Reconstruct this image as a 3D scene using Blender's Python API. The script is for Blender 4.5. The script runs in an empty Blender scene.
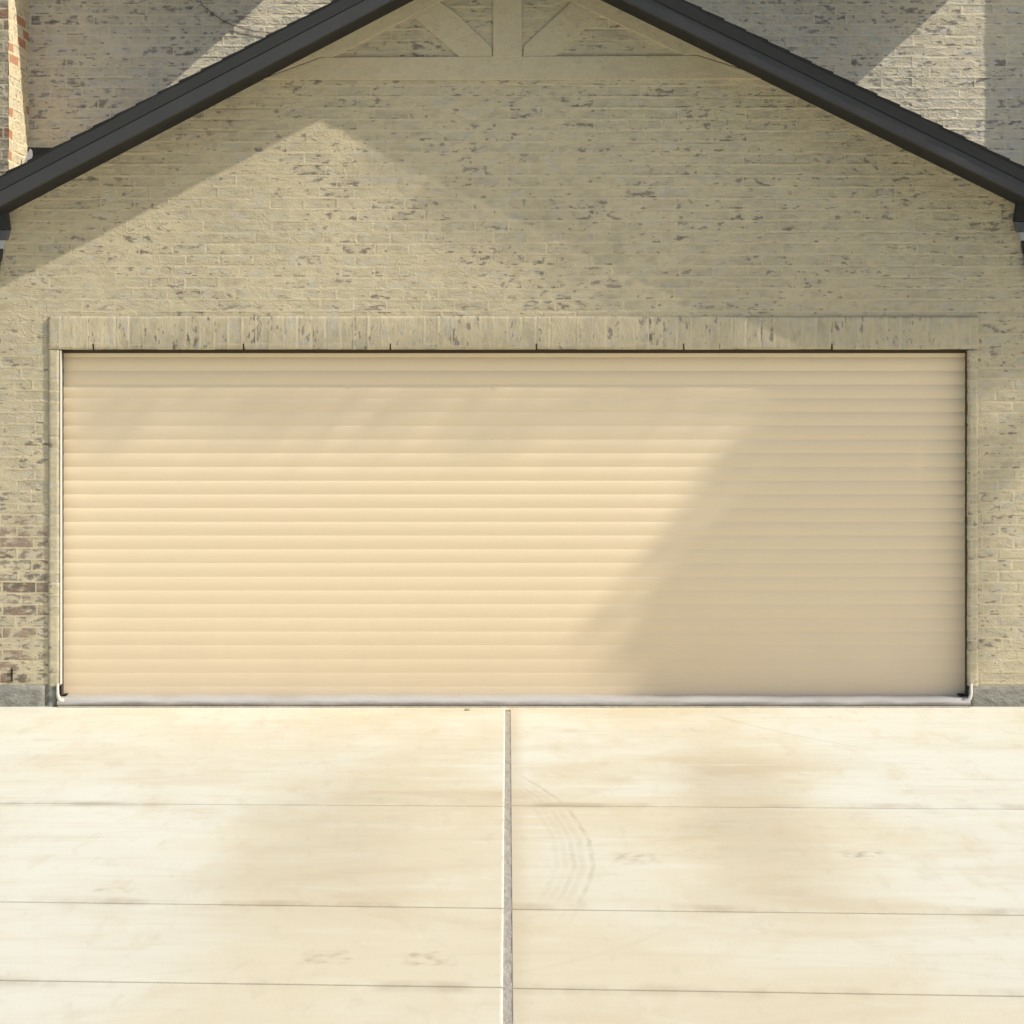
import bpy, bmesh, math, random
import numpy as np
from mathutils import Vector

random.seed(7)
RNG = np.random.default_rng(11)
scene = bpy.context.scene
COL = scene.collection

# ------------------------------------------------------------------ layout
F, D, HZ, CX, CAMH = 2500.0, 15.0, 360.0, 508.0, 2.076

def S(Y):                       # metres per photo pixel on the plane at depth Y
    return (D + Y) / F

def P(px, py, Y=0.0):           # point on the vertical plane at depth Y
    s = S(Y)
    return Vector(((px - CX) * s, Y, CAMH - (py - HZ) * s))

def G(px, py):                  # point on the ground
    d = CAMH * F / (py - HZ)
    return Vector(((px - CX) * d / F, d - D, 0.0))

SUN = Vector((1.116, -0.45, 1.008)).normalized()      # towards the sun

# ------------------------------------------------------------------ objects
def link(o, parent=None):
    COL.objects.link(o)
    if parent:
        o.parent = parent
    return o

def empty(name, label, cat, loc=(0, 0, 0)):
    o = bpy.data.objects.new(name, None)
    o.location = loc
    o['label'] = label
    o['category'] = cat
    return link(o)

class MB:
    def __init__(self):
        self.v, self.f = [], []

    def add(self, vs, fs):
        n = len(self.v)
        self.v += [tuple(v) for v in vs]
        self.f += [tuple(i + n for i in f) for f in fs]

    def box(self, x0, x1, y0, y1, z0, z1):
        vs = [(x, y, z) for x in (x0, x1) for y in (y0, y1) for z in (z0, z1)]
        self.add(vs, [(0, 1, 3, 2), (4, 6, 7, 5), (0, 4, 5, 1), (2, 3, 7, 6), (0, 2, 6, 4), (1, 5, 7, 3)])

    def prism(self, poly, y0, y1):          # poly: list of (x, z), front at y0
        n = len(poly)
        vs = [(x, y0, z) for x, z in poly] + [(x, y1, z) for x, z in poly]
        fs = [tuple(range(n)), tuple(range(2 * n - 1, n - 1, -1))]
        fs += [(i, i + n, (i + 1) % n + n, (i + 1) % n) for i in range(n)]
        self.add(vs, fs)

    def sweep(self, prof, a, b):            # closed profile [(y, z)] carried from a to b (x, z offsets)
        n = len(prof)
        vs = [(a[0], y, a[1] + z) for y, z in prof] + [(b[0], y, b[1] + z) for y, z in prof]
        fs = [tuple(range(n)), tuple(range(2 * n - 1, n - 1, -1))]
        fs += [(i, i + n, (i + 1) % n + n, (i + 1) % n) for i in range(n)]
        self.add(vs, fs)

    def tube(self, pts, rad, n=8):
        pts = [Vector(p) for p in pts]
        rads = rad if isinstance(rad, (list, tuple)) else [rad] * len(pts)
        base = len(self.v)
        for i, p in enumerate(pts):
            d = (pts[min(i + 1, len(pts) - 1)] - pts[max(i - 1, 0)]).normalized()
            a = d.cross(Vector((0.31, 0.9, 0.17))).normalized()
            b = d.cross(a)
            for k in range(n):
                t = 2 * math.pi * k / n
                self.v.append(tuple(p + (a * math.cos(t) + b * math.sin(t)) * rads[i]))
        for i in range(len(pts) - 1):
            for k in range(n):
                k2 = (k + 1) % n
                self.f.append((base + i * n + k, base + i * n + k2, base + (i + 1) * n + k2, base + (i + 1) * n + k))
        self.f.append(tuple(base + k for k in range(n)))
        self.f.append(tuple(base + (len(pts) - 1) * n + k for k in reversed(range(n))))

    def build(self, name, mat, parent=None, bevel=0.0, smooth=False, seg=2):
        me = bpy.data.meshes.new(name)
        me.from_pydata(self.v, [], self.f)
        bm = bmesh.new()
        bm.from_mesh(me)
        bmesh.ops.recalc_face_normals(bm, faces=bm.faces)
        bm.to_mesh(me)
        bm.free()
        me.materials.append(mat)
        if smooth:
            me.polygons.foreach_set('use_smooth', [True] * len(me.polygons))
        o = bpy.data.objects.new(name, me)
        if bevel:
            md = o.modifiers.new('bevel', 'BEVEL')
            md.width = bevel
            md.segments = seg
            md.limit_method = 'ANGLE'
            md.angle_limit = math.radians(35)
        return link(o, parent)

def mesh_from_arrays(name, V, Q, mat, parent=None, smooth=True):
    me = bpy.data.meshes.new(name)
    me.vertices.add(len(V))
    me.vertices.foreach_set('co', V.astype(np.float32).ravel())
    n = len(Q)
    me.loops.add(4 * n)
    me.loops.foreach_set('vertex_index', Q.astype(np.int32).ravel())
    me.polygons.add(n)
    me.polygons.foreach_set('loop_start', np.arange(0, 4 * n, 4, dtype=np.int32))
    me.polygons.foreach_set('loop_total', np.full(n, 4, dtype=np.int32))
    me.polygons.foreach_set('use_smooth', np.full(n, smooth))
    me.update()
    me.validate()
    me.materials.append(mat)
    return link(bpy.data.objects.new(name, me), parent)

def dense_wall(name, mat, parent, x0, x1, z0, z1, y, step, keep, depth=0.0):
    """A finely meshed wall face seen from -Y (so relief can be real); keep(xc, zc) says which cells exist."""
    nx, nz = int(round((x1 - x0) / step)), int(round((z1 - z0) / step))
    xs, zs = np.linspace(x0, x1, nx + 1), np.linspace(z0, z1, nz + 1)
    XX, ZZ = np.meshgrid(xs, zs, indexing='ij')
    V = np.stack([XX.ravel(), np.full(XX.size, y), ZZ.ravel()], 1)
    I, J = np.meshgrid(np.arange(nx), np.arange(nz), indexing='ij')
    I, J = I.ravel(), J.ravel()
    xc, zc = (xs[I] + xs[I + 1]) / 2, (zs[J] + zs[J + 1]) / 2
    k = keep(xc, zc)
    I, J = I[k], J[k]
    a = I * (nz + 1) + J
    Q = np.stack([a, a + nz + 1, a + nz + 2, a + 1], 1)
    used = np.zeros(len(V), bool)
    used[Q.ravel()] = True
    idx = np.cumsum(used) - 1
    return mesh_from_arrays(name, V[used], idx[Q], mat, parent)

def dense_block(name, mat, parent, boxes, step, bev=0.004):
    """Boxes whose outer faces are finely meshed (shared, rounded edges)."""
    bm = bmesh.new()
    for (x0, x1, y0, y1, z0, z1) in boxes:
        n = [max(1, int(round((b - a) / step))) for a, b in ((x0, x1), (y0, y1), (z0, z1))]
        ax = [np.linspace(a, b, k + 1) for (a, b), k in zip(((x0, x1), (y0, y1), (z0, z1)), n)]
        cache = {}
        def vert(i, j, k):
            if (i, j, k) not in cache:
                p = [ax[0][i], ax[1][j], ax[2][k]]
                ends = [i in (0, n[0]), j in (0, n[1]), k in (0, n[2])]
                if sum(ends) >= 2:           # pull edges in a little
                    c = ((x0 + x1) / 2, (y0 + y1) / 2, (z0 + z1) / 2)
                    for q in range(3):
                        if ends[q]:
                            p[q] += bev * (1 if c[q] > p[q] else -1)
                cache[(i, j, k)] = bm.verts.new(p)
            return cache[(i, j, k)]
        for j in (0,):                        # front
            for i in range(n[0]):
                for k in range(n[2]):
                    bm.faces.new((vert(i, j, k), vert(i + 1, j, k), vert(i + 1, j, k + 1), vert(i, j, k + 1)))
        for i, fl in ((0, 1), (n[0], 0)):     # sides
            for j in range(n[1]):
                for k in range(n[2]):
                    q = [vert(i, j, k), vert(i, j + 1, k), vert(i, j + 1, k + 1), vert(i, j, k + 1)]
                    bm.faces.new(q[::-1] if fl else q)
        for k, fl in ((0, 1), (n[2], 0)):     # bottom, top
            for i in range(n[0]):
                for j in range(n[1]):
                    q = [vert(i, j, k), vert(i + 1, j, k), vert(i + 1, j + 1, k), vert(i, j + 1, k)]
                    bm.faces.new(q[::-1] if fl else q)
    me = bpy.data.meshes.new(name)
    bm.to_mesh(me)
    bm.free()
    me.polygons.foreach_set('use_smooth', [True] * len(me.polygons))
    me.materials.append(mat)
    return link(bpy.data.objects.new(name, me), parent)

# ------------------------------------------------------------------ node helper
class E:
    """A float or vector socket with arithmetic."""
    nt = None
    def __init__(self, s):
        self.s = s
    @staticmethod
    def m(op, *a):
        n = E.nt.nodes.new('ShaderNodeMath')
        n.operation = op
        for i, x in enumerate(a):
            if isinstance(x, E):
                E.nt.links.new(x.s, n.inputs[i])
            else:
                n.inputs[i].default_value = x
        return E(n.outputs[0])
    def __add__(s, o): return E.m('ADD', s, o)
    __radd__ = __add__
    def __sub__(s, o): return E.m('SUBTRACT', s, o)
    def __rsub__(s, o): return E.m('SUBTRACT', o, s)
    def __mul__(s, o): return E.m('MULTIPLY', s, o)
    __rmul__ = __mul__
    def __truediv__(s, o): return E.m('DIVIDE', s, o)
    def __neg__(s): return E.m('MULTIPLY', s, -1.0)

def fl(x): return E.m('FLOOR', x)
def ab(x): return E.m('ABSOLUTE', x)
def mn(a, b): return E.m('MINIMUM', a, b)
def mx(a, b): return E.m('MAXIMUM', a, b)
def sq(x): return x * x

def ss(x, a, b, lo=0.0, hi=1.0):            # smoothstep
    n = E.nt.nodes.new('ShaderNodeMapRange')
    n.interpolation_type = 'SMOOTHSTEP'
    E.nt.links.new(x.s, n.inputs[0])
    for i, v in enumerate((a, b, lo, hi)):
        if isinstance(v, E):
            E.nt.links.new(v.s, n.inputs[i + 1])
        else:
            n.inputs[i + 1].default_value = v
    return E(n.outputs[0])

def xyz(x, y, z):
    n = E.nt.nodes.new('ShaderNodeCombineXYZ')
    for i, v in enumerate((x, y, z)):
        if isinstance(v, E):
            E.nt.links.new(v.s, n.inputs[i])
        else:
            n.inputs[i].default_value = v
    return E(n.outputs[0])

def pos():
    g = E.nt.nodes.new('ShaderNodeNewGeometry')
    s = E.nt.nodes.new('ShaderNodeSeparateXYZ')
    E.nt.links.new(g.outputs['Position'], s.inputs[0])
    return E(s.outputs[0]), E(s.outputs[1]), E(s.outputs[2])

def objpos():
    g = E.nt.nodes.new('ShaderNodeTexCoord')
    s = E.nt.nodes.new('ShaderNodeSeparateXYZ')
    E.nt.links.new(g.outputs['Object'], s.inputs[0])
    return E(s.outputs[0]), E(s.outputs[1]), E(s.outputs[2])

def noise(x, y, z, scale=1.0, detail=2.0, rough=0.5, dist=0.0):
    n = E.nt.nodes.new('ShaderNodeTexNoise')
    E.nt.links.new(xyz(x, y, z).s, n.inputs['Vector'])
    n.inputs['Scale'].default_value = scale
    n.inputs['Detail'].default_value = detail
    n.inputs['Roughness'].default_value = rough
    n.inputs['Distortion'].default_value = dist
    return E(n.outputs[0])

def white(x, y, z=0.0):
    n = E.nt.nodes.new('ShaderNodeTexWhiteNoise')
    n.noise_dimensions = '3D'
    E.nt.links.new(xyz(x, y, z).s, n.inputs['Vector'])
    return E(n.outputs['Value'])

def cmix(f, a, b, mode='MIX'):
    n = E.nt.nodes.new('ShaderNodeMix')
    n.data_type = 'RGBA'
    n.blend_type = mode
    n.clamp_factor = True
    for i, v in ((0, f), (6, a), (7, b)):
        if isinstance(v, E):
            E.nt.links.new(v.s, n.inputs[i])
        elif isinstance(v, tuple):
            n.inputs[i].default_value = (*v, 1.0)
        else:
            n.inputs[i].default_value = v
    return E(n.outputs[2])

def cscale(c, f):                            # colour times float socket
    n = E.nt.nodes.new('ShaderNodeVectorMath')
    n.operation = 'SCALE'
    if isinstance(c, E):
        E.nt.links.new(c.s, n.inputs[0])
    else:
        n.inputs[0].default_value = c
    E.nt.links.new(f.s, n.inputs['Scale'])
    return E(n.outputs[0])

def begin(name):
    m = bpy.data.materials.new(name)
    m.use_nodes = True
    E.nt = m.node_tree
    b = m.node_tree.nodes['Principled BSDF']
    out = m.node_tree.nodes['Material Output']
    return m, b, out

def setc(b, c, rough=0.85, spec=0.25):
    if isinstance(c, E):
        E.nt.links.new(c.s, b.inputs['Base Color'])
    else:
        b.inputs['Base Color'].default_value = (*c, 1)
    if isinstance(rough, E):
        E.nt.links.new(rough.s, b.inputs['Roughness'])
    else:
        b.inputs['Roughness'].default_value = rough
    b.inputs['Specular IOR Level'].default_value = spec

def bump(b, h, strength=1.0, dist=1.0):
    n = E.nt.nodes.new('ShaderNodeBump')
    n.inputs['Strength'].default_value = strength
    n.inputs['Distance'].default_value = dist
    E.nt.links.new(h.s, n.inputs['Height'])
    E.nt.links.new(n.outputs[0], b.inputs['Normal'])

# ------------------------------------------------------------------ materials
def brick_material(name, axes='xz', L=0.203, C=0.0677, stagger=0.5, u0=0.0, v0=0.0, expose=0.0, smear=0.0,
                   tint=(1, 1, 1), red=0.0, stain=False, disp=True, relief=1.0, zone=False, bare=0.0):
    m, b, out = begin(name)
    x, y, z = pos()
    ax = {'x': x, 'y': y, 'z': z}
    u, v = ax[axes[0]] + u0, ax[axes[1]] + v0
    w = noise(x, y, z, 2.3, 1.0)
    w2 = noise(x, y, z + 7.0, 5.0, 1.0)
    uu = u + (w - 0.5) * 0.018
    vv = v + (w2 - 0.5) * 0.010 + (noise(x * 0.35, y, z * 2.0 + 3.0, 1.7, 1.0) - 0.5) * 0.010
    row = fl(vv / C)
    rr = white(row, 3.3, 1.7)
    par = E.m('MODULO', row + 1000.0, 2.0)
    fu = uu / L + par * stagger + (rr - 0.5) * 0.22
    col = fl(fu)
    r1, r2, r3 = white(col, row, 0.5), white(col, row, 9.5), white(col, row, 4.2)
    dx = (fu - col - 0.5) * L
    dz = (vv / C - row - 0.5) * C
    e = mn(L / 2 - ab(dx), C / 2 - ab(dz))
    rough_n = noise(u * 1.0, y + v * 1.2, 1.1, 55.0, 3.0, 0.6)
    vj = ss(L / 2 - ab(dx) + (rough_n - 0.5) * 0.016, 0.003, 0.0105)
    mask = ss(C / 2 - ab(dz) + (rough_n - 0.5) * 0.014, 0.003, 0.0115) * (1.0 - (1.0 - vj) * ss(white(col, row, 6.6), 0.3, 0.7, 0.25, 0.8))
    # how far the limewash covers the joints
    sm = noise(u, v * 1.5, y + 2.0, 2.6, 3.0, 0.55)
    cover = ss(sm + smear, 0.40, 0.62)
    vis = mask * (1.0 - cover * 0.75)
    # height: recessed or proud, smeared joints
    q = noise(u * 0.7, v, y + 5.0, 2.0, 2.0)
    jh = ss(q, 0.36, 0.56, -0.0036, 0.0040)
    tro = noise(u, v * 2.2, y + 8.0, 13.0, 4.0, 0.6, 0.6)
    fine = noise(u, v, y, 85.0, 3.0, 0.65)
    ridge = ss(ab(noise(u * 0.9, v * 1.3, y + 31.0, 9.0, 2.0, 0.5, 0.5) - 0.5), 0.0, 0.03, 1.0, 0.0) * ss(noise(u, v, y + 44.0, 3.1, 1.0), 0.5, 0.62)
    h = jh * (1.0 - vis) + vis * (r1 * 0.004 - 0.0012) + (tro - 0.5) * 0.0085 + (fine - 0.5) * 0.003 + ridge * 0.0016
    # exposed patches of the old brick face
    cl = noise(u, v * 1.4, y + 12.0, 1.5, 2.0)
    T = 0.676 - ss(r2, 0.35, 1.0) * 0.095 - ss(cl, 0.42, 0.66) * 0.06 - expose - ss(dz, 0.006, -0.02) * 0.02
    if zone:      # the weathered strip left of the garage door, low on the wall
        zn = ss(x, -2.80, -2.62, 1.0, 0.0) * ss(z, 0.95, 1.25, 1.0, 0.0) * ss(noise(u, v, 3.0, 9.0, 2.0), 0.25, 0.5)
        T = T - zn * 0.145
    chip = noise(u, v * 2.0, y + 20.0, 17.0, 3.0, 0.55)
    bm_ = ss(e, 0.001, 0.008)
    ex = ss(chip - T, -0.02, 0.055) * bm_
    pale = ss(noise(u, v * 1.7, y + 27.0, 9.0, 2.0) + r3 * 0.10, 0.60, 0.70) * bm_
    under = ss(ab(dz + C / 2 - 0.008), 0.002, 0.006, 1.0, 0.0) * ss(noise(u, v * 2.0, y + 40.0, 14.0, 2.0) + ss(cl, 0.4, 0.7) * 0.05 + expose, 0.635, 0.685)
    mort = (0.595, 0.512, 0.335)
    coat = cscale((0.528, 0.460, 0.313), 0.93 + r1 * 0.12)
    c = cmix(vis, mort, coat)
    c = cmix(ss(tro, 0.30, 0.75) * 0.40, c, (0.63, 0.556, 0.388))
    c = cmix(pale * 0.6, c, (0.52, 0.487, 0.395))
    c = cmix(ss(tro, 0.55, 0.30) * 0.30, c, (0.45, 0.38, 0.245))
    mot = ss(noise(u, v * 1.9, y + 51.0, 10.0, 4.0, 0.62), 0.47, 0.66) * bm_
    c = cmix(mot * 0.42, c, cmix(r1, (0.36, 0.325, 0.25), (0.40, 0.33, 0.235)))
    exc = cmix(r3, (0.105, 0.088, 0.07), (0.25, 0.20, 0.15))
    exc = cmix(ss(chip - T, 0.05, 0.16), cmix(0.5, exc, (0.36, 0.33, 0.28)), exc)
    c = cmix(ex * 0.82, c, exc)
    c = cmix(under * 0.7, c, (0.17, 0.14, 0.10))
    if zone:
        c = cmix(zn * bm_ * ss(r2, 0.30, 0.6) * ss(noise(u * 0.8, v, 15.0, 13.0, 3.0, 0.6), 0.42, 0.60) * 0.75, c, cmix(r1, (0.27, 0.175, 0.125), (0.33, 0.25, 0.185)))
    if red:
        c = cmix(bm_ * ss(r2, 1.0 - red, 1.02 - red) * ss(e + (rough_n - 0.5) * 0.02, 0.004, 0.012), c, (0.40, 0.215, 0.13))
    if bare:
        c = cmix(bm_ * bare * ss(chip, 0.35, 0.5), c, (0.22, 0.18, 0.135))
    # broad weathering
    big = noise(x, y, z, 0.7, 3.0)
    c = cscale(c, 0.91 + ss(big, 0.3, 0.7) * 0.13)
    if tint != (1, 1, 1):
        c = cmix(1.0, c, tint, 'MULTIPLY')
    setc(b, c, 0.9, 0.15)
    if disp:
        dn = E.nt.nodes.new('ShaderNodeDisplacement')
        dn.inputs['Midlevel'].default_value = 0.0
        dn.inputs['Scale'].default_value = relief
        E.nt.links.new(h.s, dn.inputs['Height'])
        E.nt.links.new(dn.outputs[0], out.inputs['Displacement'])
        m.displacement_method = 'BOTH'
    else:
        bump(b, h, 1.0, relief)
    return m

M = {}
M['garage_brick'] = brick_material('limewashed_brick', zone=True, relief=0.85)
M['upper_brick'] = brick_material('limewashed_brick_upper', u0=0.13, v0=0.02, expose=0.030, tint=(1.36, 1.38, 1.50), relief=1.0)
M['soldier'] = brick_material('limewashed_soldier_course', axes='zx', L=0.215, C=0.084, stagger=0.0, u0=0.0, expose=-0.02, relief=0.5)
M['jamb'] = brick_material('limewashed_jamb', u0=0.065, v0=0.01, expose=-0.03, relief=0.6, smear=-0.1)
M['wing_side'] = brick_material('wing_return_brick', axes='yz', L=0.30, u0=0.07, red=0.20, tint=(1.62, 1.58, 1.52), relief=1.0)
M['wing_front'] = brick_material('wing_front_brick', bare=0.45, expose=0.04, red=0.25, relief=1.2)
M['plain_brick'] = brick_material('limewashed_brick_plain', disp=False)

def simple(name, c, var=0.15, scale=8.0, rough=0.7, spec=0.3, stretch=(1, 1, 1), bh=0.0, bscale=60.0):
    m, b, out = begin(name)
    x, y, z = objpos()
    n = noise(x * stretch[0], y * stretch[1], z * stretch[2], scale, 4.0, 0.6)
    col = cscale(c, 1.0 - var + n * 2 * var)
    setc(b, col, rough, spec)
    if bh:
        bump(b, noise(x * stretch[0], y * stretch[1], z * stretch[2], bscale, 3.0, 0.6), 1.0, bh)
    return m

def trim_material():
    m, b, out = begin('painted_trim')
    x, y, z = pos()
    n = noise(x, y, z, 7.0, 5.0, 0.65)
    n2 = noise(x, y, z + 5.0, 26.0, 4.0, 0.65)
    c = cmix(n, (0.52, 0.447, 0.295), (0.61, 0.53, 0.36))
    c = cmix(ss(n2, 0.50, 0.68) * 0.35, c, (0.46, 0.40, 0.285))
    c = cmix(ss(noise(x, y, z, 15.0, 3.0) , 0.64, 0.70) * 0.3, c, (0.34, 0.29, 0.21))
    setc(b, c, 0.9, 0.15)
    bump(b, n2 * 0.006 + n * 0.01, 1.0, 1.0)
    return m
M['trim'] = trim_material()
M['charcoal'] = simple('charcoal_paint', (0.043, 0.044, 0.045), 0.12, 5.0, 0.75, 0.2, bh=0.001)
M['charcoal_light'] = simple('charcoal_fascia', (0.058, 0.059, 0.060), 0.12, 5.0, 0.7, 0.2, bh=0.001)
M['soffit'] = simple('dark_soffit', (0.019, 0.019, 0.020), 0.12, 5.0, 0.7, 0.2)
M['shingle'] = simple('asphalt_shingle', (0.035, 0.034, 0.033), 0.35, 30.0, 0.95, 0.1, bh=0.004, bscale=220)
M['slate'] = simple('slate_blue_metal', (0.10, 0.105, 0.12), 0.2, 12.0, 0.5, 0.4)
M['pale_metal'] = simple('pale_metal', (0.42, 0.43, 0.46), 0.1, 12.0, 0.5, 0.4)
M['white_paint'] = simple('white_paint', (0.66, 0.63, 0.56), 0.06, 10.0, 0.55, 0.3)
def seal_material():
    m, b, out = begin('weather_seal')
    x, y, z = pos()
    n = noise(x * 0.8, y * 4.0, z * 6.0, 5.0, 4.0, 0.6)
    c = cmix(ss(z + (n - 0.5) * 0.03, 0.014, 0.036), (0.20, 0.185, 0.155), (0.50, 0.475, 0.445))  # lower part darkened to paint in the shadow line at its foot
    c = cmix(ss(noise(x, y, z, 1.8, 3.0), 0.45, 0.7) * 0.5, c, (0.40, 0.37, 0.32))
    setc(b, c, 0.7, 0.25)
    return m
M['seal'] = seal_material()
M['dark'] = simple('dark_gap', (0.03, 0.026, 0.013), 0.1, 5.0, 0.9, 0.1)
M['brown'] = simple('dark_brown_strip', (0.075, 0.062, 0.046), 0.15, 5.0, 0.8, 0.2)
M['foundation'] = simple('grey_foundation', (0.27, 0.262, 0.225), 0.75, 14.0, 0.9, 0.15, stretch=(1, 1, 2.0), bh=0.012, bscale=28)
M['siding'] = simple('grey_siding', (0.32, 0.31, 0.28), 0.08, 4.0, 0.7, 0.2)
M['glass'] = simple('dark_glass', (0.02, 0.025, 0.03), 0.05, 2.0, 0.05, 0.5)
M['wire'] = simple('grey_wire', (0.20, 0.185, 0.16), 0.1, 9.0, 0.6, 0.3)
M['stone'] = simple('grey_stone', (0.42, 0.37, 0.29), 0.3, 40.0, 0.9, 0.2)
M['bark'] = simple('bark', (0.12, 0.09, 0.065), 0.35, 7.0, 0.95, 0.1, stretch=(1, 1, .3), bh=0.03, bscale=9)
M['lawn'] = simple('lawn', (0.06, 0.085, 0.03), 0.35, 3.0, 0.95, 0.1, bh=0.05, bscale=40)
M['asphalt'] = simple('asphalt', (0.05, 0.05, 0.05), 0.25, 20.0, 0.9, 0.2, bh=0.006, bscale=120)

def leaf_material():
    m, b, out = begin('leaf')
    g = E.nt.nodes.new('ShaderNodeNewGeometry')
    r = E(g.outputs['Random Per Island'])
    setc(b, cmix(r, (0.035, 0.065, 0.02), (0.08, 0.12, 0.035)), 0.6, 0.3)
    return m
M['leaf'] = leaf_material()

def door_material():
    m, b, out = begin('sand_coated_slats')
    x, y, z = pos()
    streak = noise(x * 0.25, y, z * 90.0, 1.0, 3.0, 0.6)
    soft = noise(x * 0.5, y, z * 0.9, 1.3, 2.0)
    c = cmix(streak, (0.79, 0.638, 0.430), (0.84, 0.70, 0.475))
    c = cmix(ss(soft, 0.35, 0.65) * 0.35, c, (0.815, 0.66, 0.465))
    grime = ss(z + (noise(x, y, z, 5.0, 3.0) - 0.5) * 0.4, 0.0, 0.75, 1.0, 0.0)
    c = cmix(grime * 0.40, c, (0.64, 0.52, 0.37))
    setc(b, c, 0.55, 0.3)
    bump(b, noise(x * 3.0, y, z * 40.0, 3.0, 2.0), 0.25, 0.002)
    return m
M['door'] = door_material()

def concrete_material():
    m, b, out = begin('driveway_concrete')
    x, y, z = pos()
    big = noise(x, y * 0.55, 0.0, 0.75, 4.0, 0.55, 0.3)
    mid = noise(x * 0.55, y, 4.0, 2.2, 4.0, 0.6, 0.4)
    streak = noise(x * 0.30, y * 2.2, 9.0, 6.0, 4.0, 0.6, 0.3)
    fine = noise(x, y, 2.0, 120.0, 3.0, 0.7)
    broom = noise(x * 1.5, y * 40.0, 2.0, 4.0, 2.0, 0.6)
    side = ss(ab(x - 0.25) + (mid - 0.5) * 0.9 + (big - 0.5) * 1.2, 0.7, 2.0)
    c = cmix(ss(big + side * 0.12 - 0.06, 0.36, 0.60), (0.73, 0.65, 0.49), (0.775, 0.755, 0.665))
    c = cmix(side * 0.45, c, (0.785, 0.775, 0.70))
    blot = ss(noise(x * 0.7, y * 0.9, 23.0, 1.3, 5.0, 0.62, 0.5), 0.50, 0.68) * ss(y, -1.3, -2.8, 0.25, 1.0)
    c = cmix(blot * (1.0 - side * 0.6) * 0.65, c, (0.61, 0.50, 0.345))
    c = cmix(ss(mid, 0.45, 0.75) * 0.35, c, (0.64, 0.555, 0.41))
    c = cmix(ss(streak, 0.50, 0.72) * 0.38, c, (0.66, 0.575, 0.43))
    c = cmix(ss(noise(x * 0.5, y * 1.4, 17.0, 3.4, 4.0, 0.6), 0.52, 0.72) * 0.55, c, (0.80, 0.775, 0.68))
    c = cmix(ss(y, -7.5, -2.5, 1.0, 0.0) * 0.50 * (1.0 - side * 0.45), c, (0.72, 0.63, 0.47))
    iso = noise(x * 1.5, y * 0.42, 71.0, 3.2, 5.0, 0.62, 0.4)
    c = cmix(ss(iso, 0.50, 0.70) * 0.34, c, (0.68, 0.575, 0.405))
    c = cmix(ss(noise(x * 1.3, y * 0.5, 75.0, 7.0, 4.0, 0.65, 0.3), 0.54, 0.70) * 0.22, c, (0.56, 0.475, 0.35))
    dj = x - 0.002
    c = cmix(ss(ab(dj + 0.021), 0.004, 0.010, 1.0, 0.0) * 0.8 * ss(noise(x, y, 41.0, 6.0, 2.0), 0.3, 0.5), c, (0.84, 0.82, 0.74))  # pale line paints the sunlit slab edge left of the joint
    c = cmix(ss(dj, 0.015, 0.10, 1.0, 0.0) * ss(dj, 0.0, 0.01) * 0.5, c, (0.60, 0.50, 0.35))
    dirt = 0.0 * x
    # grime drawn out along the saw cuts
    for yc, sl, st in ((-3.34, -0.02, 0.45), (-5.50, -0.05, 0.5), (-6.74, -0.05, 0.5)):
        dl_ = y - yc - x * sl + (noise(x, 0.0 * x, yc, 2.6, 3.0) - 0.5) * 0.09
        dirt = mx(dirt, ss(ab(dl_), 0.015, 0.11, 1.0, 0.0) * ss(noise(x, y * 0.3, 61.0, 1.9, 4.0, 0.65), 0.42, 0.68) * st)
    # scuff rings of a turning car
    dr = E.m('SQRT', sq(x + 6.25) + sq(y + 4.45))
    lim = ss(x, 0.03, 0.10) * ss(y, -5.9, -5.2) * ss(y, -2.0, -2.5, 0.0, 1.0)
    brk = 0.35 + 0.65 * noise(x * 2.0, y * 2.0, 5.0, 3.0, 2.0)
    for rad, wd, st in ((6.60, 0.016, 0.36), (6.555, 0.022, 0.16), (6.52, 0.018, 0.20), (6.485, 0.022, 0.12), (6.45, 0.020, 0.14)):
        dirt = mx(dirt, ss(ab(dr - rad + (mid - 0.5) * 0.05), wd * 0.2, wd, 1.0, 0.0) * lim * ss(brk, 0.5, 0.85, 0.15, 1.0) * (st * 1.0))
    # faint curved marks elsewhere
    d2 = E.m('SQRT', sq(x - 6.9) + sq(y - 2.0))
    dirt = mx(dirt, ss(ab(d2 - 6.18), 0.003, 0.016, 1.0, 0.0) * ss(y, -1.9, -1.4) * ss(y, -0.35, -0.6, 0.0, 1.0) * 0.20)
    d3 = E.m('SQRT', sq(x + 0.9) + sq(y + 5.2))
    dirt = mx(dirt, ss(ab(d3 - 1.62), 0.004, 0.03, 1.0, 0.0) * ss(y, -6.3, -5.6, 1.0, 0.2) * brk * 0.12 * ss(x, -0.3, 0.1))
    d4 = E.m('SQRT', sq(x - 0.2) + sq(y + 9.6))
    dirt = mx(dirt, ss(ab(d4 - 3.35), 0.004, 0.03, 1.0, 0.0) * brk * 0.08)
    # patches of tyre tread
    tread = ss(E.m('SINE', (x * 1.0 - y * 0.35) * 95.0), -0.8, 1.0)
    for cx_, cy_, hx, hy, st in ((0.53, -4.58, 0.12, 0.16, 0.24), (1.48, -4.50, 0.13, 0.14, 0.32), (0.86, -4.55, 0.10, 0.12, 0.16), (-0.63, -6.30, 0.10, 0.12, 0.28), (-0.27, -6.33, 0.11, 0.12, 0.28), (-1.55, -5.2, 0.10, 0.08, 0.25), (1.15, -4.7, 0.16, 0.2, 0.10)):
        box = ss(ab(x - cx_) + (mid - 0.5) * 0.08, hx * 0.5, hx, 1.0, 0.0) * ss(ab(y - cy_) + (mid - 0.5) * 0.2, hy * 0.4, hy, 1.0, 0.0)
        dirt = mx(dirt, box * (0.5 + 0.5 * tread) * (st * 1.8) * ss(noise(x, y, 1.0, 16.0, 2.0), 0.35, 0.7))
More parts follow.
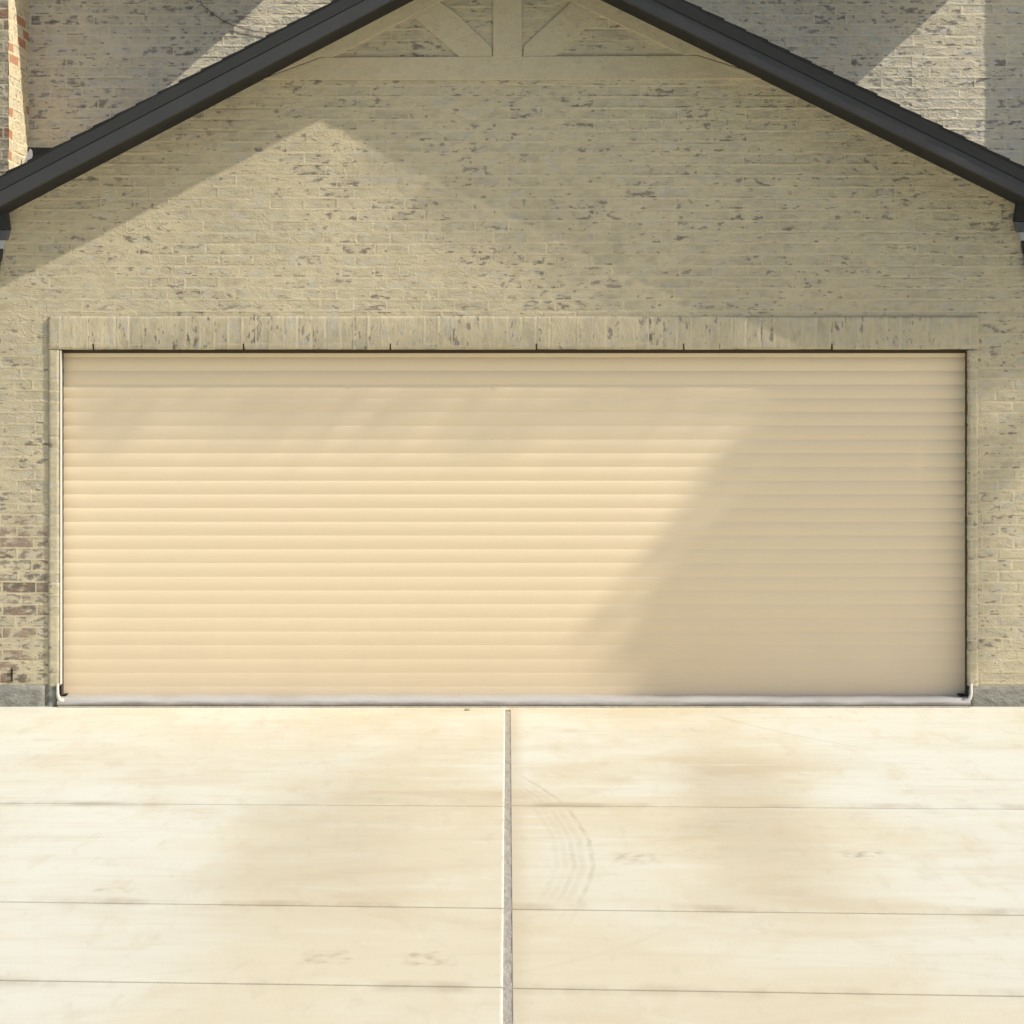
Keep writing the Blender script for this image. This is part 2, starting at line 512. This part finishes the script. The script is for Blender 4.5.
    # dull bands where tyres stand
    tr = ss(ab(x - 1.08 + (mid - 0.5) * 0.3), 0.05, 0.45, 1.0, 0.0) * ss(y, -6.2, -4.2) * ss(y, -1.0, -3.0, 0.0, 1.0)
    tl = ss(ab(x + 0.80 + (mid - 0.5) * 0.3), 0.05, 0.60, 1.0, 0.0) * ss(y, -6.6, -4.6) * ss(y, -1.4, -3.4, 0.0, 1.0)
    dirt = mx(dirt, (tr * 0.28 + tl * 0.25) * (0.55 + 0.6 * mid))
    spots = ss(noise(x, y, 33.0, 42.0, 2.0, 0.5), 0.735, 0.78) * 0.30
    dirt = mx(dirt, spots)
    c = cmix(dirt, c, (0.37, 0.285, 0.19))
    c = cscale(cmix(1.0, c, (1.01, 1.01, 0.955), 'MULTIPLY'), 0.93 + fine * 0.14)
    setc(b, c, 0.9, 0.15)
    bump(b, fine * 0.0012 + broom * 0.0010 + mid * 0.004, 0.6, 1.0)
    return m
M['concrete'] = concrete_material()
M['groove'] = simple('groove_dirt', (0.24, 0.20, 0.14), 0.3, 9.0, 0.95, 0.1)
M['joint'] = simple('joint_filler', (0.47, 0.42, 0.345), 0.34, 14.0, 0.9, 0.15, stretch=(1, 0.5, 1), bh=0.01, bscale=40)

# ------------------------------------------------------------------ the house
house = empty('house', 'limewashed pale brick house with a charcoal gable over a sand roller garage door', 'house', (0, 0, 0))

# rake lines read off the front edge of the overhang (plane YF)
YF = -0.45
def rake_left(px, dy=0.0): return P(px, 205.6 - 0.524 * px + dy, YF)
def rake_right(px, dy=0.0): return P(px, 77.0 + 0.49 * (px - 780) + dy, YF)
AP = 504.2                                    # apex column of the lower edge
aL = rake_left(AP)
aR = rake_right(AP)
eL, eR = rake_left(-110), rake_right(1125)
apex = (aL.x, aL.z)
mL = (aL.z - eL.z) / (aL.x - eL.x)
mR = (aL.z - eR.z) / (eR.x - aL.x)

def under_rake(x, off=0.0):                   # height of the soffit line at x
    return np.minimum(apex[1] - mL * (apex[0] - x), apex[1] - mR * (x - apex[0])) + off

# front wall: brick face with the door opening left out
WL, WR = P(-62, 0).x, P(1086, 0).x
ox0, ox1, oz1 = P(58.5, 0).x, P(968.5, 0).x, P(0, 346.5).z
def keep_front(x, z):
    opening = (x > ox0 - 0.01) & (x < ox1 + 0.01) & (z < oz1 + 0.01)
    return (~opening) & (z < np.where(x < apex[0], apex[1] - mL * (apex[0] - x), apex[1] - mR * (x - apex[0])) + 0.09)
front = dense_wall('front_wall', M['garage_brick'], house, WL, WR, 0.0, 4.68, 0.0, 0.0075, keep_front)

# side walls of the projecting garage
for xs_ in ((WL - 0.001, WL + 0.15), (WR - 0.15, WR + 0.001)):
    b = MB(); b.box(*xs_, 0.012, 1.4, 0, 2.95); b.build('side_wall', M['plain_brick'], house)

# soldier-course surround standing a little proud
pr = 0.020
hx0, hx1, hz0, hz1 = P(48.5, 0).x, P(978.5, 0).x, P(0, 349.3).z, P(0, 316.5).z
sur = dense_block('soldier_course', M['soldier'], house, [(hx0, hx1, -pr, 0.125, hz0, hz1)], 0.009)
sur['label'] = 'upright brick course over the door opening'
jl = dense_block('jamb', M['jamb'], house, [(hx0 + 0.002, P(59.5, 0).x, -pr + 0.003, 0.125, 0.115, hz0 - 0.001)], 0.009)
jr = dense_block('jamb', M['jamb'], house, [(P(968.2, 0).x, hx1 - 0.006, -pr + 0.003, 0.125, 0.115, hz0 - 0.001)], 0.009)

# weep slots
for px in (94, 244, 390.5, 536.5, 683.5, 831.5):
    b = MB(); p = P(px, 346); b.box(p.x - 0.0035, p.x + 0.0035, -pr - 0.003, -pr + 0.03, hz0 - 0.004, hz0 + 0.034)
    b.build('weep_hole', M['dark'], house)
b = MB(); p = P(12, 675); b.box(p.x - 0.004, p.x + 0.004, -0.009, 0.02, p.z - 0.035, p.z + 0.04); b.build('weep_hole', M['dark'], house)

# foundation strip on both sides
fz = P(0, 684.5).z
def rough_strip(x0, x1, zt):
    return dense_block('foundation', M['foundation'], house, [(x0, x1, -0.020, 0.08, -0.05, zt)], 0.03, 0.006)
rough_strip(WL, P(46, 0).x, fz)
rough_strip(P(46.3, 0).x, P(57.5, 0).x, fz - 0.003)
rough_strip(P(969, 0).x, WR, P(0, 686).z)

# gable frame of painted boards
def pxpoly(pts): return [(P(a, c).x, P(a, c).z) for a, c in pts]
truss = MB()
def board(name, pts, proud):
    q = MB(); q.prism(pxpoly(pts), -proud, 0.02)
    return q.build(name, M['trim'], house, bevel=0.004)
def rl(px, off): return 218.0 - 0.524 * px + off
def rr_(px, off): return -46.0 + 0.49 * (px - 504) + off
board('tie_beam', [(262, 79.5), (322, 57.5), (697, 55.5), (772, 79.0), (600, 80), (450, 80.5)], 0.016)
board('king_post', [(493, 57.3), (493, -40), (522, -40), (522, 57)], 0.018)
board('brace', [(459, 57), (412.0, 15.5), (430, -4.0), (452.5, 10), (491.5, 47), (492.3, 57.2)], 0.013)
board('brace', [(556, 56.2), (601, 14.5), (586, -10.0), (577, -3.5), (524.0, 45.5), (522.7, 56.9)], 0.013)
board('rafter_board', [(262, 78.8), (504, -47), (504, -30), (411, 17), (330, 59.5), (322, 57)], 0.0145)
board('rafter_board', [(772, 78.5), (697, 55), (685, 56), (601, 16), (505, -30), (505, -47)], 0.0145)

# roof: shingles, fascia boards, soffit, on each slope
def slope_part(name, mat, prof, bev=0.0):
    """prof: closed (y, z) profile measured from the front lower rake edge, carried down both slopes."""
    out = []
    for e in (eL, eR):
        q = MB()
        q.sweep(prof, apex, (e.x, e.z))
        out.append(q.build(name, mat, house, bevel=bev))
    return out
sF = S(YF)
t1 = 14.0 * sF
t2 = 30.0 * sF
slope_part('fascia_board', M['charcoal_light'], [(YF, 0.0), (YF, t1 + 0.004), (YF + 0.045, t1 + 0.004), (YF + 0.045, 0.0)], 0.003)
slope_part('drip_board', M['charcoal'], [(YF - 0.006, t1 + 0.006), (YF - 0.024, t2 - 0.026), (YF - 0.024, t2 - 0.016), (YF + 0.05, t2 - 0.016), (YF + 0.05, t1 + 0.006)])
slope_part('soffit', M['soffit'], [(YF + 0.046, 0.004), (YF + 0.046, 0.03), (0.06, 0.03), (0.06, 0.004)])
slope_part('roof_deck', M['charcoal'], [(YF + 0.06, 0.05), (YF + 0.06, t2 - 0.018), (1.19, t2 - 0.018), (1.19, 0.05)])
for e, side in ((eL, -1), (eR, 1)):
    q = MB()
    ln = math.hypot(e.x - apex[0], e.z - apex[1])
    n = int(ln / 0.142)
    ux, uz = (e.x - apex[0]) / ln, (e.z - apex[1]) / ln
    for i in range(n):
        s0, s1 = i * 0.142 - 0.02, (i + 1) * 0.142 + 0.006 * random.random()
        if i == n - 1: s1 = ln + 0.02
        lo0, lo1 = t2 - 0.0155, t2 - 0.0155
        hi0, hi1 = t2 - 0.010, t2 + 0.0005 + random.uniform(-.0015, .0015)
        yf = YF - 0.030 + random.uniform(-.004, .004)
        a0, a1 = (apex[0] + ux * s0, apex[1] + uz * s0), (apex[0] + ux * s1, apex[1] + uz * s1)
        vs = []
        for yy in (yf, 1.19):
            vs += [(a0[0], yy, a0[1] + lo0), (a1[0], yy, a1[1] + lo1), (a1[0], yy, a1[1] + hi1), (a0[0], yy, a0[1] + hi0)]
        q.add(vs, [(0, 1, 2, 3), (7, 6, 5, 4), (0, 4, 5, 1), (1, 5, 6, 2), (2, 6, 7, 3), (3, 7, 4, 0)])
    q.build('shingles', M['shingle'], house)

# boxed eave returns at the foot of each rake
def eave_return(sign):
    """Stepped profile seen from the front; px columns mirror about 512."""
    def X(px): return px if sign < 0 else 1024 - px
    far = -112
    d0 = 0.36
    def blk(name, mat, y0, y1, xa, xb, depth, bev=0.004):
        q = MB()
        pl = pxpoly([(X(far), y0), (X(xa), y0), (X(xb), y1), (X(far), y1)])
        q.prism(pl if sign < 0 else pl[::-1], -depth, 0.01)
        return q.build(name, mat, house, bevel=bev)
    dy = 0 if sign < 0 else -8
    blk('eave_box', M['charcoal'], 205 + dy, 230 + dy, 8.0, 11.5, 0.10)
    blk('eave_band', M['slate'], 230.4 + dy, 240 + dy, 11.0, 8.5, 0.085)
    blk('eave_cap', M['pale_metal'], 240.4 + dy, 249 + dy, 6.5, 4.5, 0.07)
    blk('eave_frieze', M['charcoal'], 249.4 + dy, 262 + dy, 3.6, 1.8, 0.06)
    blk('eave_frieze', M['slate'], 262.4 + dy, 288 + dy, 1.4, -4.0, 0.05)
eave_return(-1)
eave_return(1)

# back wall of the upper storey and its projections
YB = 1.2
def PB(px, py): return P(px, py, YB)
bw0, bw1, bzt = PB(-90, 0).x, 8.0, PB(0, -420).z
def keep_back(x, z):
    return (z < PB(0, -25).z) & (z > under_rake(x, 0.0)) & (x > -3.16)
dense_wall('upper_wall', M['upper_brick'], house, -3.2, PB(1082, 0).x, 2.95, PB(0, -25).z, YB, 0.0085, keep_back)
b = MB(); b.box(bw0, bw1, YB + 0.0, YB + 0.2, PB(0, -25).z, bzt)
b.box(PB(1082, 0).x, bw1, YB, YB + 0.2, -0.1, PB(0, -25).z); b.box(-3.2, PB(1082, 0).x, YB + 0.012, YB + 0.2, -0.1, PB(0, -25).z); b.box(bw1 - 0.2, bw1, YB + 0.2, YB + 6.0, -0.1, bzt)
b.build('upper_wall', M['plain_brick'], house)
# unseen pier added on the right to shade the wall's edge
b = MB(); b.box(PB(1074, 0).x, PB(1180, 0).x, YB - 0.235, YB - 0.001, -0.1, bzt); b.build('shade_pier', M['plain_brick'], house)
# two bays added above the frame to cast the diagonal wall shadows
def bay(px0, px1, py):
    lo = PB(px0, py); hi = PB(px1, -330)
    q = MB(); q.box(lo.x, hi.x, YB - 0.66, YB - 0.001, lo.z, hi.z)
    o = q.build('shade_bay', M['siding'], house, bevel=0.004)
    w = (hi.x - lo.x)
    q = MB(); q.box(lo.x + w * .18, hi.x - w * .18, YB - 0.69, YB - 0.655, lo.z + 0.35, hi.z - 0.25)  # window only dresses the shadow-casting box
    q.build('window_frame', M['white_paint'], o, bevel=0.004)
    q = MB(); q.box(lo.x + w * .22, hi.x - w * .22, YB - 0.694, YB - 0.66, lo.z + 0.41, hi.z - 0.31)
    q.build('pane', M['glass'], o)
bay(100, 331, -60)
bay(690, 1016, -60)
# upper eave
b = MB(); b.box(-8.3, bw1 + .3, YB - 0.35, YB + 4, bzt, bzt + 0.16); b.build('upper_eave', M['charcoal'], house, bevel=0.005)

# left wing standing forward of the back wall
xw = PB(28.5, 0).x
nz0, nz1 = 2.7, PB(0, -25).z
ny = int((YB - 0.55) / 0.0085); nzn = int((nz1 - nz0) / 0.0085)
ys = np.linspace(0.55, YB + 0.01, ny + 1); zs = np.linspace(nz0, nz1, nzn + 1)
YY, ZZ = np.meshgrid(ys, zs, indexing='ij')
V = np.stack([np.full(YY.size, xw), YY.ravel(), ZZ.ravel()], 1)
I, J = [a.ravel() for a in np.meshgrid(np.arange(ny), np.arange(nzn), indexing='ij')]
a = I * (nzn + 1) + J
mesh_from_arrays('wing_side_wall', V, np.stack([a, a + nzn + 1, a + nzn + 2, a + 1], 1), M['wing_side'], house)
dense_wall('wing_front_wall', M['wing_front'], house, xw - 0.5, xw + 0.0, nz0, nz1, 0.55, 0.01, lambda x, z: z > 0)
b = MB(); b.box(-8.0, xw - 0.03, 0.575, YB + 0.2, -0.1, bzt); b.build('wing_front_wall', M['plain_brick'], house)

# flashing where the wing, wall and roof meet
b = MB(); b.prism([(PB(30, 0).x, PB(0, 148).z), (PB(60, 0).x, PB(0, 148.5).z), (PB(60, 0).x, PB(0, 185).z), (PB(30, 0).x, PB(0, 185).z)], YB - 0.06, YB - 0.002)
b.build('flashing', M['soffit'], house, bevel=0.003)
b = MB()
fp = P(31, 150, 1.0)
pts = [P(27.5, 164, 0.95), P(31.0, 160, 0.95), P(32.6, 156, 0.95), P(32.2, 151, 0.95), P(30, 148.5, 0.95)]
b.prism([(p.x, p.z) for p in pts] + [(P(23, 165, .95).x, P(23, 165, .95).z)], 0.94, 0.955)
b.build('flashing', M['pale_metal'], house, bevel=0.002)

# thin service wire and its clip on the back wall
b = MB()
wp = [(188, -8), (200, 4), (207, 9), (213, 14), (222, 20), (233, 25.5), (244, 29), (255, 31.5), (272, 33)]
b.tube([PB(*p) + Vector((0, -0.016, 0)) for p in wp], 0.0030, 6)
wire = b.build('cable', M['wire'], house, smooth=True)
b = MB(); c0 = PB(195.3, 8.5) + Vector((0, -0.03, 0)); c1 = PB(200.5, 3.8) + Vector((0, -0.03, 0))
b.tube([c0, c1], 0.011, 8)
b.build('cable_clip', M['white_paint'], house, bevel=0.002)
b = MB(); q = PB(212.5, 14.2); b.box(q.x - 0.012, q.x + 0.012, YB - 0.03, YB, q.z - 0.010, q.z + 0.010); b.build('cable_clip', M['wire'], house, bevel=0.003)

# ------------------------------------------------------------------ the roller door
YD = 0.090
dl, dr_ = P(61.5, 0, YD).x, P(966.5, 0, YD).x
dtop, dbot = P(0, 340, YD).z, P(0, 697.5, YD).z
door = bpy.data.objects.new('garage_door', None); link(door, house)
pitch = 13.72 * S(YD)
prof = []
zt = P(0, 357.2 - 13.72, YD).z + 2 * pitch
ztop_list = []
k = 0
zz = zt
while zz > dbot + 0.001:
    z1 = max(zz - pitch, dbot)
    hgt = zz - z1
    if hgt > 0.02:
        fr = min(1.0, max(0.0, (zz - dbot) / (dtop - dbot)))
        sag = 0.0014 + 0.0086 * fr ** 0.75
        n = 10
        for i in range(n + 1):
            t = i / n
            prof.append((YD + 0.0016 - sag * 4 * t * (1 - t) * (1 - 0.45 * t), zz - hgt * (0.004 + 0.992 * t)))
    zz = z1
    k += 1
V, Fc = [], []
for (yy, z_) in prof:
    V += [(dl, yy, z_), (dr_, yy, z_)]
for i in range(len(prof) - 1):
    Fc.append((2 * i, 2 * i + 2, 2 * i + 3, 2 * i + 1))
me = bpy.data.meshes.new('slat_curtain')
me.from_pydata(V, [], Fc); me.materials.append(M['door'])
sc_ = bpy.data.objects.new('slat_curtain', me); link(sc_, door)
# backing so no light leaks through
b = MB(); b.box(ox0 - 0.1, ox1 + 0.1, YD + 0.045, YD + 0.08, -0.05, oz1 + 0.1); b.build('backing_panel', M['dark'], door)
# brown strip standing in for the dark gap under the soldier course
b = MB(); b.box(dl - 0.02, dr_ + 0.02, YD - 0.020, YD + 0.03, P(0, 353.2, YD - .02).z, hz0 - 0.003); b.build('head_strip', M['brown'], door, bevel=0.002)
# guides, coloured pale for the sunlit side and dark for the shaded one
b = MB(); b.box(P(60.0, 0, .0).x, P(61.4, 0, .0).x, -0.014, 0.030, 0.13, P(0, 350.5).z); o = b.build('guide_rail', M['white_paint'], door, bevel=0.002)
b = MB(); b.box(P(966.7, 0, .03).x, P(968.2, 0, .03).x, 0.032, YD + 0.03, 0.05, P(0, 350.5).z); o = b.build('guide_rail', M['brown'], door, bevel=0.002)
b = MB(); b.box(P(60.6, 0, .03).x, P(61.9, 0, .03).x, 0.032, YD + 0.03, 0.05, P(0, 350.5).z); o = b.build('gap_strip', M['brown'], door)  # dark strip added as a thin gap line, cutting the rail's halo

# threshold under the door with its turned-up ends
b = MB()
prof = [(-0.035, 0.0), (-0.044, 0.012), (-0.030, 0.038), (-0.005, 0.052), (0.11, 0.056), (0.11, 0.0)]
n = 60
xs = np.linspace(P(58, 0).x, P(969.5, 0).x, n)
base = 0
for i, xx in enumerate(xs):
    wob = 0.003 * math.sin(i * 1.7) + 0.002 * math.sin(i * 0.6 + 1)
    for (yy, z_) in prof:
        b.v.append((float(xx), yy + (wob if yy < 0 else 0), z_ + (wob * 0.5 if z_ > 0.02 else 0)))
m_ = len(prof)
for i in range(n - 1):
    for j in range(m_):
        j2 = (j + 1) % m_
        b.f.append((i * m_ + j, i * m_ + j2, (i + 1) * m_ + j2, (i + 1) * m_ + j))
b.f.append(tuple(range(m_))); b.f.append(tuple((n - 1) * m_ + j for j in reversed(range(m_))))
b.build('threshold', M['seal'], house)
b = MB(); b.box(P(60, 0).x, P(968, 0).x, -0.062, -0.045, -0.02, 0.007); b.build('threshold_shadow', M['joint'], house)  # strip added to draw the shadow line in front of the threshold
for sg, x_in, x_out in ((-1, 64, 57.6), (1, 962, 971.2)):
    b = MB()
    pts = [P(x_in, 701, -.02), P((x_in + x_out * 2) / 3, 700.2, -.022), P(x_out - sg * 1.2, 698, -.024), P(x_out, 694, -.026), P(x_out, 683.5, -.026)]
    b.tube(pts, [0.013, 0.013, 0.012, 0.010, 0.008], 10)
    b.build('threshold_end', M['white_paint'], house, smooth=True)
b = MB(); p = P(61.3, 697, -.03); b.box(p.x - .002, p.x + 0.020, 0.02, 0.10, 0.0575, 0.064); b.build('bottom_seal', M['dark'], door)
b = MB(); p = P(966, 697, -.03); b.box(p.x - .030, p.x + 0.004, 0.02, 0.10, 0.0575, 0.064); b.build('bottom_seal', M['dark'], door)

# ------------------------------------------------------------------ ground
def structure(o):
    o['kind'] = 'structure'
    return o
b = MB(); b.box(-300, 300, -300, 300, -0.5, -0.06); structure(b.build('ground', M['lawn']))
b = MB(); b.box(-300, 300, -29, -21, -0.058, -0.045); structure(b.build('street', M['asphalt']))

# the slabs, cast with tooled edges; joints run a touch off square as in the photograph
jx = P(507.6, 0).x
cols = [(-9.0, jx - 0.015), (jx + 0.0165, 9.0)]
def gy(pxa, pya, pxb, pyb, x):
    A, B = G(pxa, pya), G(pxb, pyb)
    t = (x - A.x) / (B.x - A.x)
    return A.y + (B.y - A.y) * t
lines = {0: [(0, 803, 500, 806), (0, 901.5, 500, 908), (0, 980, 500, 987)],
         1: [(516, 805.5, 1024, 809), (516, 909, 1024, 915), (516, 988, 1024, 996)]}
q = MB()
GAPS = [0.001, 0.013, 0.012, 0.011, 0.006, 0.006, 0.006, 0.006, 0.006]
W0 = {0: 0.012, 1: 0.015, 2: 0.018}
for ci, (xa, xb) in enumerate(cols):
    edges = [lambda x: -0.135] + [(lambda L: (lambda x: gy(*L, x)))(L) for L in lines[ci]] + [lambda x: -10.4, lambda x: -12.6, lambda x: -14.8, lambda x: -17.0, lambda x: -21.0]
    for i in range(len(edges) - 1):
        g0, g1 = GAPS[i], GAPS[i + 1]
        y0a, y0b = edges[i](xa) - g0, edges[i](xb) - g0
        y1a, y1b = edges[i + 1](xa) + g1, edges[i + 1](xb) + g1
        vs = [(xa, y0a, 0), (xb, y0b, 0), (xb, y1b, 0), (xa, y1a, 0)]
        vs += [(v[0], v[1], -0.055) for v in vs]
        q.add(vs, [(0, 1, 2, 3), (0, 4, 5, 1), (1, 5, 6, 2), (2, 6, 7, 3), (3, 7, 4, 0)])
q.box(-9.0, 9.0, -0.128, 0.3, -0.055, -0.0015)
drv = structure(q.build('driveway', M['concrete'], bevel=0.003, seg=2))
b = MB(); b.box(-9.0, 9.0, -21.0, 0.2, -0.058, -0.010); structure(b.build('driveway_groove', M['groove']))
# centre joint strip, slightly wavy
b = MB()
ysj = np.linspace(-0.20, -20.9, 160)
for i, yy in enumerate(ysj):
    o1, o2 = 0.002 * math.sin(i * 1.1), 0.002 * math.sin(i * 0.7 + 2)
    b.v += [(jx - 0.0155, float(yy), -0.004), (jx + 0.017, float(yy), -0.0030 + 0.0015 * math.sin(i * 1.9)), (jx - 0.0155, float(yy), -0.05), (jx + 0.017, float(yy), -0.05)]
for i in range(159):
    k = 4 * i
    b.f += [(k, k + 1, k + 5, k + 4), (k, k + 4, k + 6, k + 2), (k + 1, k + 3, k + 7, k + 5)]
structure(b.build('driveway_joint', M['joint']))

# small chips of stone lying by the door
def pebble(px, py, sx, label):
    g = G(px, py)
    bm = bmesh.new()
    bmesh.ops.create_icosphere(bm, subdivisions=2, radius=1.0)
    for v in bm.verts:
        v.co *= 1 + random.uniform(-.18, .18)
        v.co.x *= sx; v.co.y *= 0.012; v.co.z *= 0.007
    me = bpy.data.meshes.new('stone_chip'); bm.to_mesh(me); bm.free()
    me.materials.append(M['stone'])
    o = bpy.data.objects.new('stone_chip', me); o.location = (g.x, g.y, 0.006)
    o['label'] = label; o['category'] = 'stone'
    link(o)
pebble(467.5, 710.5, 0.017, 'small grey stone chip on the driveway just left of the centre joint')

# ------------------------------------------------------------------ unseen tree to the right, shaped to cast the door shade
tree = empty('tree', 'unseen leafy tree, its crown shaped to shade the garage door', 'tree', (15.6, -4.0, -0.06))
LT = 14.0
clumps = [  # column and row of the shade (on the door or the wall), radius (m), leaves
    (850, 480, 0.30, 800), (895, 480, 0.22, 600), (830, 545, 0.34, 1300), (890, 550, 0.27, 900), (775, 606, 0.28, 850),
    (845, 612, 0.34, 1300), (897, 620, 0.25, 900), (718, 657, 0.22, 420), (785, 662, 0.28, 800), (850, 672, 0.27, 750),
    (900, 678, 0.22, 650), (880, 432, 0.20, 330), (908, 430, 0.16, 330), (916, 500, 0.14, 420), (917, 570, 0.14, 420),
    (917, 640, 0.14, 420), (915, 690, 0.14, 380),
    (705, 688, 0.13, 200), (688, 668, 0.15, 160), (662, 690, 0.12, 100), (750, 694, 0.15, 300), (795, 694, 0.16, 360), (842, 695, 0.16, 380), (885, 696, 0.15, 380), (925, 340, 0.33, 900),
    (1000, 260, 0.75, 1500), (1130, 180, 0.95, 1700), (1290, 120, 1.0, 1700), (1200, -20, 1.0, 1600), (1060, 60, 0.8, 1300),
    (1370, 60, 0.8, 1200), (1290, -40, 0.7, 900), (1130, -130, 0.8, 1000), (1450, 170, 0.8, 1000)]
lv = []
cents = []
for (cx_, cy_, r_, n_) in clumps:
    w = P(cx_, cy_, YD if cy_ > 400 else 0.0)
    Lc = LT + random.uniform(-0.8, 0.8)
    c = w + SUN * Lc
    cents.append(c)
    for _ in range(n_):
        d = RNG.normal(size=3); d /= np.linalg.norm(d)
        rr = r_ * (RNG.random() ** 0.45)
        p = c + Vector((d[0] * rr, 0, d[2] * rr)) + SUN * (d[1] * rr * 1.6)
        if (p - SUN * (p.y / SUN.y)).z < 0.03:
            continue
        lv.append(p)
def twig(pts_px, seed):
    for (a, c) in pts_px:
        for _ in range(3):
            p = P(a + random.uniform(-4, 4), c + random.uniform(-5, 5)) + SUN * (LT - 5 + random.uniform(-.3, .3))
            lv.append(p)
twig([(1016, 420), (1020, 432), (1014, 442), (1006, 452), (1000, 470), (990, 478), (985, 492), (1003, 445), (995, 434), (1012, 466), (1022, 448), (978, 486)], 1)
def fringe(a, c, side, width, step, power, plane, dens=1.0):
    # leaf sprays added to soften the shade edges, thinning outward
    ln_ = math.hypot(c[0] - a[0], c[1] - a[1])
    n1, n2 = int(ln_ / step), int(width / step)
    for i in range(n1):
        for j in range(n2):
            f = (j + 0.5) / n2
            if random.random() > dens * (1.0 - f) ** power:
                continue
            t = (i + random.random()) / n1
            o_ = width * (j + random.random()) / n2
            p = P(a[0] + (c[0] - a[0]) * t + side[0] * o_, a[1] + (c[1] - a[1]) * t + side[1] * o_, plane)
            lv.append(p + SUN * (LT + random.uniform(-.5, .5)))
fringe((372, 146), (735, 326), (-0.45, 0.9), 40, 6.0, 1.0, 0.0)
fringe((838, 440), (655, 697), (-0.80, -0.55), 100, 6.5, 0.9, YD)
n_big = len(lv)
fringe((66, 384), (860, 384), (0.0, 1.0), 80, 3.0, 1.0, YD, 0.36)  # fine leaves added to dim the top of the door
n = len(lv)
Pn = np.array([tuple(p) for p in lv])
A = RNG.normal(size=(n, 3)); A /= np.linalg.norm(A, axis=1)[:, None]
B = np.cross(A, RNG.normal(size=(n, 3))); B /= np.linalg.norm(B, axis=1)[:, None]
ln = RNG.uniform(0.045, 0.075, n)[:, None]
ln[n_big:] *= 0.55            # smaller leaves, so the shade added over the door top blurs
V = np.concatenate([Pn - A * ln, Pn + B * ln * 0.5, Pn + A * ln, Pn - B * ln * 0.5], 0)
Q = np.stack([np.arange(n), np.arange(n) + n, np.arange(n) + 2 * n, np.arange(n) + 3 * n], 1)
o = mesh_from_arrays('crown', V, Q, M['leaf'], None, smooth=False)
o.parent = tree
o.matrix_parent_inverse = tree.matrix_basis.inverted()
b = MB()
tb = Vector((15.6, -4.0, -0.06)); top = Vector((15.3, -4.3, 11.4))
b.tube([tb, tb.lerp(top, .06), tb.lerp(top, .5) + Vector((.1, .05, 0)), tb.lerp(top, .8), top], [0.34, 0.24, 0.18, 0.13, 0.06], 12)
hub = P(890, 440, YD) + SUN * LT
for (cx_, cy_, r_, n_), c in zip(clumps, cents):
    if cy_ < 300:
        s = tb.lerp(top, random.uniform(.80, .98))
        b.tube([s, s.lerp(c, .5) + Vector((0, 0, .25)), c], [0.06, 0.04, 0.012], 6)
    else:
        b.tube([hub, hub.lerp(c, .6), c], [0.025, 0.014, 0.006], 6)
b.tube([hub, P(700, 402, YD) + SUN * LT, P(400, 398, YD) + SUN * LT, P(76, 396, YD) + SUN * LT], [0.012, 0.008, 0.006, 0.003], 6)  # twig added to carry the leaves that dim the door top
b.tube([cents[18], hub], [0.04, 0.025], 6)
c = P(1008, 445) + SUN * (LT - 5)
b.tube([cents[18], cents[18].lerp(c, .5) + Vector((0.1, 0, .1)), c, P(984, 488) + SUN * (LT - 5)], [0.03, 0.02, 0.012, 0.006], 6)
b.tube([cents[22], P(840, 290) + SUN * LT, P(640, 232) + SUN * LT, P(372, 118) + SUN * LT], [0.035, 0.022, 0.014, 0.005], 6)
o = b.build('trunk', M['bark'], None, smooth=True)
o.parent = tree
o.matrix_parent_inverse = tree.matrix_basis.inverted()

# ------------------------------------------------------------------ light, sky, camera
w = bpy.data.worlds.new('World'); scene.world = w; w.use_nodes = True
nt = w.node_tree
sky = nt.nodes.new('ShaderNodeTexSky'); sky.sky_type = 'NISHITA'; sky.sun_disc = False
el = math.asin(SUN.z)
sky.sun_elevation = el
sky.sun_rotation = math.atan2(SUN.x, SUN.y)
sky.dust_density = 2.0
nt.links.new(sky.outputs[0], nt.nodes['Background'].inputs[0])
nt.nodes['Background'].inputs[1].default_value = 0.15
sl = bpy.data.lights.new('sun', 'SUN'); sl.energy = 3.6; sl.angle = math.radians(0.55); sl.color = (1.0, 0.945, 0.84)
so = bpy.data.objects.new('sun', sl); link(so)
so.rotation_euler = SUN.to_track_quat('Z', 'Y').to_euler()
so.location = (8, -10, 14)

cam = bpy.data.cameras.new('camera'); co = bpy.data.objects.new('camera', cam); link(co)
co.location = (0, -D, CAMH); co.rotation_euler = (math.radians(90), 0, 0)
cam.sensor_width = 36.0; cam.sensor_fit = 'HORIZONTAL'
cam.lens = F / 1024 * 36.0
cam.shift_x = (512 - CX) / 1024
cam.shift_y = -(512 - HZ) / 1024
cam.clip_end = 2000
scene.camera = co
scene.cycles.max_bounces = 6
scene.cycles.diffuse_bounces = 4
scene.cycles.use_adaptive_sampling = True
scene.cycles.adaptive_threshold = 0.02
scene.view_settings.view_transform = 'Standard'
scene.view_settings.look = 'None'
scene.view_settings.exposure = 0
scene.view_settings.gamma = 1
